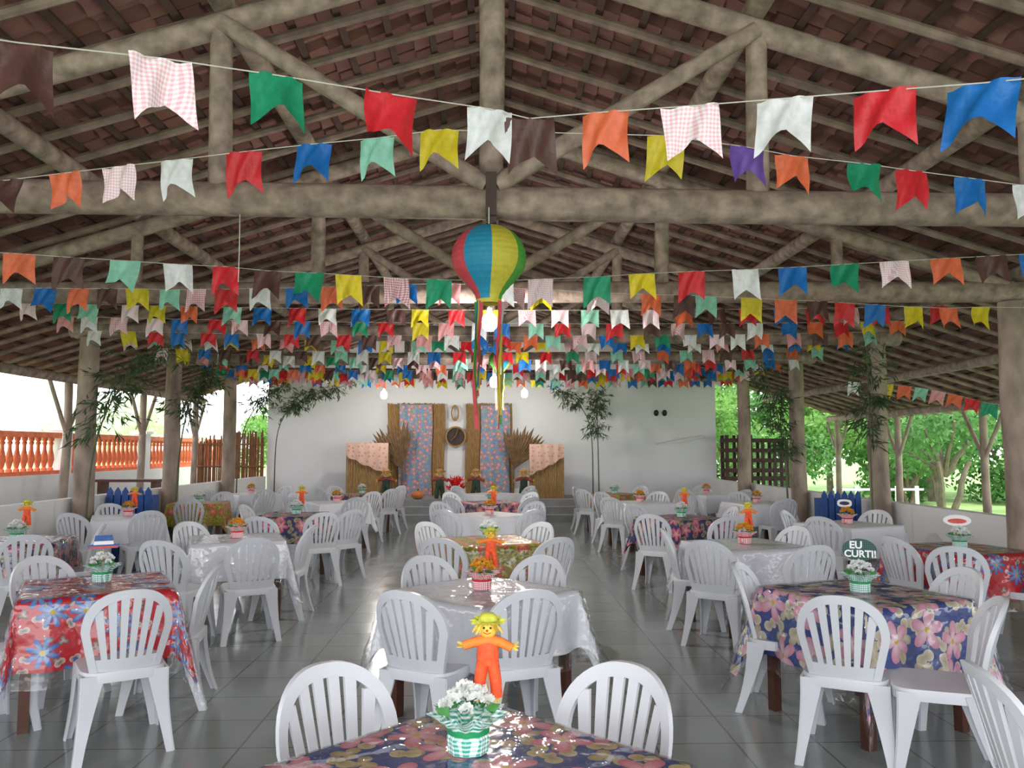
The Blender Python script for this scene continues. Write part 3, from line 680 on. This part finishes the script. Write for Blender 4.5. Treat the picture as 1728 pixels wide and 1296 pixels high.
bulb('lit bulb left of the stage fabric panels',648,662,18.3,4.6,60,1.25)
bulb('lit bulb right of the stage fabric panels',885,660,18.3,4.9,60,1.25)
# ------------------------------------------------------------------ stage decorations
def panel(name,label,cat,x0,y0,x1,y1,d,m,amp,freq,ragged=0):
    a=P(x0,y0,d); b=P(x1,y1,d); bm=B(); n=120; g=[]
    for j in range(13):
        row=[]
        for i in range(n+1):
            u=i/n; v=j/12; zt=a.z+(random.uniform(-1,1)*ragged if j==0 else 0)
            row.append(bm.verts.new((a.x+(b.x-a.x)*u+.015*math.sin(v*7),d+amp*math.sin(u*freq),zt+(b.z-zt)*v)))
        g.append(row)
    for j in range(12):
        for i in range(n): bm.faces.new((g[j][i],g[j][i+1],g[j+1][i+1],g[j+1][i]))
    uvl=bm.loops.layers.uv.new('UVMap')
    for f in bm.faces:
        for l in f.loops: l[uvl].uv=(l.vert.co.x,l.vert.co.z)
    return tag(obj(name,bm,m),label,cat)
panel('straw_mat','tall straw mat hung on the end wall, left of the round sieve','mat',654,681,750,836,20.38,M['straw'],.014,170,.03)
panel('straw_mat','tall straw mat hung on the end wall, right of the round sieve','mat',786,681,864,836,20.38,M['straw'],.014,140,.03)
panel('fabric_panel','blue and pink floral fabric strip hanging on the left straw mat','fabric',674,683,728,836,20.31,FL['chita'],.03,16)
panel('fabric_panel','blue and pink floral fabric strip hanging on the right straw mat','fabric',811,684,860,836,20.31,FL['chita'],.03,13)
def fan(px,py,d,rad,label,a0,a1):
    p=P(px,py,d); t=thing('palm_fan',label,'palm fan',p); n=14; bm=B()
    for k in range(n):
        a=R(a0+(a1-a0)*k/(n-1)); L=rad*random.uniform(.86,1.06); u=V((math.cos(a),0,math.sin(a))); s=V((-u.z,0,u.x))
        vs=[bm.verts.new(q) for q in (V((0,0,0))-s*.01,u*L*.75-s*.055,u*L,u*L*.75+s*.055,u*L*.7+V((0,-.05,0)))]
        bm.faces.new((vs[0],vs[1],vs[4])); bm.faces.new((vs[0],vs[4],vs[3])); bm.faces.new((vs[1],vs[2],vs[4])); bm.faces.new((vs[4],vs[2],vs[3]))
    obj('blades',bm,M['palm'],t,False); obj('stalk',tube(B(),[(0,.02,.1),(0,.02,.48-p.z)],.025),M['palm'],t)
fan(678,792,19.9,1.15,'brown dried palm fan beside the left fabric panel',78,145)
fan(866,792,19.9,1.1,'brown dried palm fan beside the right fabric panel',38,104)
p=P(769,737,20.36); t=thing('round_sieve','dark round woven sieve hung between the straw mats','sieve',p); 
bm=B()
lathe(bm,[(.001,0),(.23,0),(.235,.015)],32); o=obj('mesh_disc',bm,M['iron'],t); o.rotation_euler=(PI/2,0,0)
bm=lathe(B(),[(.225,-.02),(.265,-.02),(.265,.05),(.225,.05),(.225,-.02)],32); o=obj('rim',bm,M['straw'],t); o.rotation_euler=(PI/2,0,0)
o=obj('cross_strap',tube(B(),[(-.12,-.05,-.1),(0,-.05,.02),(.06,-.05,.2)],.018),M['palm'],t)
p=P(768,697,20.4); bm=lathe(B(),[(.075,-.02),(.105,-.02),(.105,.03),(.075,.03),(.075,-.02)],28,sy=2.0)
o=obj('oval_hoop',bm,M['straw'],None); o.location=p; o.rotation_euler=(PI/2,0,0); tag(o,'pale oval hoop hung above the round sieve','hoop')
p=P(768,697,20.47); bm=lathe(B(),[(.001,0),(.05,0),(.052,.01)],20,sy=2.6); o=obj('oval_plaque',bm,M['porc'],None); o.location=p; o.rotation_euler=(PI/2,0,0); tag(o,'white oval plaque inside the oval hoop','plaque')
M['pinkcloth']=floral('pink_spotted_cloth',c(214,176,160),c(160,70,70),c(226,150,130),c(214,176,160),c(220,186,168),scale=8,coat=0,R0=.2,Rl=.1,petals=6)
def stand(x0,x1,y0,y1,d,label,cl,flip=1):
    a=P(x0,y0,d); b=P(x1,y1,d); w=(b.x-a.x)/2; cx=(a.x+b.x)/2; t=thing('reed_stand',label,'stand',(cx,d,.47)); h=a.z-.47
    bm=B(); n=int(w*2/.035)
    for k in range(n+1):
        x=-w+2*w*k/n
        tube(bm,[(x,0,0),(x*1.0,random.uniform(-.02,.02),h-.03+random.uniform(-.02,.02))],.018,6)
    obj('reed_front',bm,M['straw'],t)
    obj('body',box(B(),-w+.02,w-.02,.02,.5,0,h-.05),M['palm'],t,False); obj('top_board',box(B(),-w,w,-.02,.52,h-.05,h),M['brownwood'],t,False)
    bm=B(); n=24; g=[]; 
    for i in range(n+1):
        u=i/n; x=-w-.012+(2*w+.024)*u; e=u if flip>0 else 1-u; dr=.28+.44*e**.8+.02*math.sin(u*20)
        g.append([bm.verts.new(q) for q in ((x,.52,h+.008),(x,-.05,h+.008),(x*.99,-.06-.01*math.sin(u*25),h-dr*.5),(x*.985,-.06-.015*math.sin(u*25),h-dr))])
    for i in range(n):
        for j in range(3): bm.faces.new((g[i][j],g[i+1][j],g[i+1][j+1],g[i][j+1]))
    uvl=bm.loops.layers.uv.new('UVMap')
    for f in bm.faces:
        for l in f.loops: l[uvl].uv=(l.vert.co.x,l.vert.co.z+l.vert.co.y)
    o=obj('stand_cloth',bm,M['pinkcloth'],None,loc=(cx,d,.47)); tag(o,cl,'cloth')
stand(586,654,748,838,19.0,'reed-fronted stand at the left end of the stage','pink spotted cloth draped over the left reed stand',1)
stand(894,951,750,838,19.0,'reed-fronted stand at the right end of the stage','pink spotted cloth draped over the right reed stand',-1)
sd=make_doll(.62,0,('dung2','shirt2','skin','hatb'))
for i,(px,lab) in enumerate(((652,'straw hat scarecrow doll beside the left reed stand'),(742,'straw hat scarecrow doll left of the red flowers'),(803,'straw hat scarecrow doll right of the red flowers'),(884,'straw hat scarecrow doll beside the right reed stand'))):
    o=sd if i==0 else copy_tree(sd); p=P(px,800,18.8); o.location=(p.x,18.8,.49); o.scale=(1.12,)*3; o.rotation_euler=(0,0,random.uniform(-.3,.3)); tag(o,lab,'doll','stage scarecrow dolls')
p=P(770,800,18.8); t=thing('red_bouquet','bunch of red flowers standing between the stage dolls','bouquet',(p.x,18.8,.47))
bm=B()
for k in range(60): leaf(bm,V((0,0,.3))+rnd()*.12,V((random.uniform(-1,1),random.uniform(-1,1),random.uniform(.2,1.4))),.2,.07)
obj('flowers',bm,mat('bright_red_petal',c(224,38,40),.5,.2,10),t,False); obj('vase',lathe(B(),[(.001,0),(.08,0),(.1,.1),(.06,.22),(.08,.27)],14),M['straw'],t)
M['pump']=mat('pumpkin_skin',c(200,120,60),.6,.2,8)
for px,lab in ((826,'orange pumpkin on the stage right of the dolls'),(705,'orange pumpkin on the stage left of the dolls')):
    p=P(px,806,18.75); t=thing('pumpkin',lab,'pumpkin',(p.x,18.8,.47))
    prof=[(max(.001,.15*math.sin(PI*i/10)),.1-.1*math.cos(PI*i/10)) for i in range(11)]
    obj('body',lathe(B(),prof,32,rip=lambda a,j:.06*math.sin(a*8)),M['pump'],t); obj('stem',tube(B(),[(0,0,.19),(.01,0,.24)],.018),M['stem'],t)
# wall fittings
for px in (1107,1121):
    p=P(px,697,YB); bm=lathe(B(),[(.001,.0),(.045,.0),(.06,.01),(.065,.025),(.05,.03)],16,sy=1.25); o=obj('wall_vent',bm,M['black']); o.location=p+V((0,-.004,0)); o.rotation_euler=(PI/2,0,0)
    tag(o,'small dark vent hole high on the end wall, %s of the pair'%('left' if px<1110 else 'right'),'vent')
bm=B(); a=P(1108,750,20.42); b=P(1186,737,20.42); ribbon(bm,[a,a.lerp(b,.5)+V((0,0,.03)),b+V((0,0,.03))],[a+V((0,0,-.015)),a.lerp(b,.5)+V((0,0,-.05)),b+V((0,0,-.03))],(0,.05,0))
tag(obj('paddle_board',bm,M['porc'],None,False),'pale tapering board fixed on the right part of the end wall','board')
# blue picket planters, rack, bench
def picket(px0,px1,d,top,label):
    a=P(px0,top,d); b=P(px1,top,d); t=thing('picket_planter',label,'planter',((a.x+b.x)/2,d,0)); w=(b.x-a.x)/2; n=6
    for k in range(n):
        x=-w+2*w*(k+.5)/n; q=w/n*.82; o=obj('picket',plate([(x-q,.02),(x+q,.02),(x+q,a.z-.07),(x,a.z),(x-q,a.z-.07)],.012),M['blue'],t,False)
    for z in (.2,a.z-.2): obj('rail',box(B(),-w,w,.012,.04,z-.03,z+.03),M['blue'],t,False)
    obj('box',box(B(),-w+.02,w-.02,.04,.3,.02,a.z-.12),M['blue'],t,False)
picket(180,257,12.0,822,'blue picket-fronted planter box by the left low wall')
picket(1385,1453,11.6,828,'blue picket-fronted planter box by the right low wall')
t=thing('wooden_rack','dark brown slatted wooden rack beside the right end of the white wall','rack',(5.9,19.9,0)); w=1.5
for x in (0,.3,.6,.9,1.2,w):
    for yy in (0,.4): obj('upright',box(B(),x-.04,x+.04,yy-.03,yy+.03,0,1.98-(.1 if x>.7 else 0)),M['brownwood'],t,False)
for z in (.5,.9,1.1,1.35,1.6,1.85):
    bm=B()
    for yy in (-.02,.1,.22,.34): box(bm,-.05,w+.05,yy,yy+.08,z-.05,z+.05)
    obj('slat_shelf',bm,M['brownwood'],t,False)
t=thing('wooden_bench','dark wooden bench in the left aisle before the reed fence','bench',(-6.9,15.6,0))
obj('seat',box(B(),-.6,.6,-.18,.18,1.0,1.05),M['tablewood'],t,False)
for x in (-.5,.5): obj('leg',box(B(),x-.04,x+.04,-.15,.15,0,1.0),M['tablewood'],t,False)
# ------------------------------------------------------------------ bamboo branches
def bamboo(label,base_,top,lean,zs,n,spread,seed,ex=2.2):
    random.seed(seed); t=thing('bamboo_plant',label,'plant',base_); bx=V((0,0,0)); pts=[]
    for j in range(17):
        u=j/16; pts.append(V((lean[0]*u**ex,lean[1]*u**ex,top*u-.12*abs(lean[0])*u**4)))
    obj('stem',tube(B(),pts,[.016*(1-.7*j/16)+.003 for j in range(17)],7),M['stem'],t)
    bm=B()
    for k in range(n):
        u=random.uniform(zs,1); i=min(15,int(u*16)); p0=pts[i].lerp(pts[i+1],u*16-i)
        d=rnd(); d.z=random.uniform(-.5,.6); d=d.normalized()*random.uniform(.15,spread)
        tube(bm,[p0,p0+d*.5+V((0,0,.03)),p0+d+V((0,0,-.05))],.003,3,False)
        for q in range(9):
            w=random.uniform(.25,1); e=d*.6+rnd()*.3; e.z-=.25; leaf(bm,p0+d*w+rnd()*.03,e,random.uniform(.1,.2),random.uniform(.018,.032))
    obj('foliage',bm,M['leaf'],t,False)
bamboo('leafy bamboo branch tied to the nearest visible left post',(-5.33,10.8,0),3.15,(.75,.5,0),.6,70,.55,1,4)
bamboo('second bamboo branch arching from the left posts toward the hall',(-5.3,13.75,0),3.1,(.6,-.3,0),.68,65,.5,2,4)
bamboo('bamboo branch leaning out from the third left post',(-5.25,16.8,0),3.1,(.9,.2,0),.8,45,.45,3,5)
bamboo('bamboo plant drooping across the left end of the white wall',(-5.3,19.9,0),3.4,(1.8,-.4,0),.78,95,.45,4,7)
bamboo('bamboo plant standing against the white wall right of the stage',(2.66,19.7,0),3.05,(-.1,-.3,0),.66,70,.45,5)
bamboo('bamboo drooping left above the right reed stand',(2.5,19.6,0),3.3,(-1.1,-.2,0),.84,40,.35,6,7)
bamboo('bamboo branch tied to the second right post',(5.15,10.75,0),3.1,(.15,.3,0),.55,60,.42,7)
bamboo('bamboo branch tied to the third right post',(5.1,13.7,0),3.1,(-.35,.1,0),.5,85,.48,8,3)
# ------------------------------------------------------------------ garden
def make_tree(h,crown,n,ls,m,seed,trunks=1,low=.6):
    random.seed(seed); t=thing('garden_tree','','tree'); bm=B(); cl=[]
    for q in range(trunks):
        a=q*2.1; log(bm,(0,0,-.2),(math.cos(a)*.5*(trunks>1),math.sin(a)*.5*(trunks>1),h*.55),.11 if trunks==1 else .07,8,6,.15,.5)
    for k in range(8):
        a=k*.8; e=V((math.cos(a)*crown*.6,math.sin(a)*crown*.6,h*random.uniform(low,.92))); log(bm,(0,0,h*min(.42,low*.9)),e,.045,6,5,.1,.8); cl.append((e,crown*random.uniform(.35,.5)))
    cl.append((V((0,0,h*.9)),crown*.5))
    obj('trunk',bm,M['bark'],t)
    bm=B()
    for k in range(n):
        o,r=random.choice(cl); d=rnd().normalized(); e=rnd(); e.z-=.4; leaf(bm,o+d*r*random.uniform(.5,1.05),e,ls*random.uniform(.7,1.3),ls*.55)
    obj('foliage',bm,m,t,False); return t
ta=make_tree(5.5,2.3,4600,.27,M['tree1'],21,1,.4); tb=make_tree(5.0,2.4,4600,.26,M['tree2'],22,1,.35); tp=make_tree(2.9,1.6,2500,.2,M['treep'],23); ts=make_tree(2.5,1.3,1800,.16,M['tree2'],24,3); tw=make_tree(4.2,2.2,2600,.24,M['treew'],25)
sh=make_tree(2.3,1.7,2600,.2,M['tree2'],26,2,.22); sh.name='garden_shrub'
au={}
def tree(src,x,y,sc,label,cat='tree',grp='garden trees'):
    o=src if src.name not in au else copy_tree(src); au[src.name]=1
    o.location=(x,y,-.1); o.scale=(sc,)*3; o.rotation_euler=(0,0,x*1.7); tag(o,label,cat,grp)
tree(ts,10.9,19.0,1.05,'small many-stemmed tree just outside the right aisle')
for i,(s,x,y,k) in enumerate(((ta,11.5,27,.9),(tb,15.0,27,.95),(ta,19.5,28,1.1),(tb,12.5,33,1.15),(ta,18,35,1.35),(tb,24.5,34,1.35),(ta,30,38,1.5),(tb,11,42,1.3),(ta,9.0,31,.8),(tb,18.6,22,.75),(ta,15,20.5,.6))):
    tree(s,x,y,k,'%s leafy green garden tree right of the hall'%ORD[i])
for i,(x,y,k) in enumerate(((9.6,25.5,.85),(13.1,25,1.0),(17.0,25.5,1.05),(21,25.5,1.1),(10.6,35.5,1.2),(15.5,31,1.2),(22.5,30,1.3))):
    tree(sh,x,y,k,'%s low green shrub beyond the lawn on the right'%ORD[i],'shrub','garden shrubs')
tree(tp,-13.5,20,.92,'pink blossoming tree beyond the balustrade at far left')
tree(tw,-11.6,26,.75,'pale blossoming bush beyond the middle of the balustrade')
tree(ta,-8.6,32,.6,'pale green tree behind the reed fence, left of the end wall')
tree(tw,-22,42,.8,'distant pale tree far beyond the balustrade')
fe=thing('garden_fence','short white post and rail fence out on the lawn','fence',(0,0,0))
for k in range(5): obj('post',box(B(),10.2+k*.6-.04,10.2+k*.6+.04,23.46,23.54,-.2,.55),M['white'],fe,False)
obj('rail',box(B(),10.1,12.8,23.48,23.52,.42,.48),M['white'],fe,False)
# ------------------------------------------------------------------ light
w=bpy.data.worlds.new('World'); S.world=w; w.use_nodes=True; nt=w.node_tree; bg=nt.nodes['Background']
tc=nd(nt,'ShaderNodeTexCoord'); ns=nd(nt,'ShaderNodeTexNoise'); ns.inputs['Scale'].default_value=2; lk(nt,tc.outputs['Generated'],ns.inputs['Vector'])
lk(nt,mixc(nt,ns.outputs['Fac'],(1,1,1,1),(.88,.94,1,1)),bg.inputs['Color']); bg.inputs['Strength'].default_value=3.1
l=bpy.data.lights.new('sun','SUN'); l.energy=3; l.angle=R(8); o=bpy.data.objects.new('sun',l); COL.objects.link(o); o.rotation_euler=(R(30),R(12),0)
l=bpy.data.lights.new('camera_flash','POINT'); l.energy=80; l.shadow_soft_size=.05; o=bpy.data.objects.new('camera_flash',l); COL.objects.link(o); o.location=(.04,-.05,1.72)
S.view_settings.view_transform='Standard'
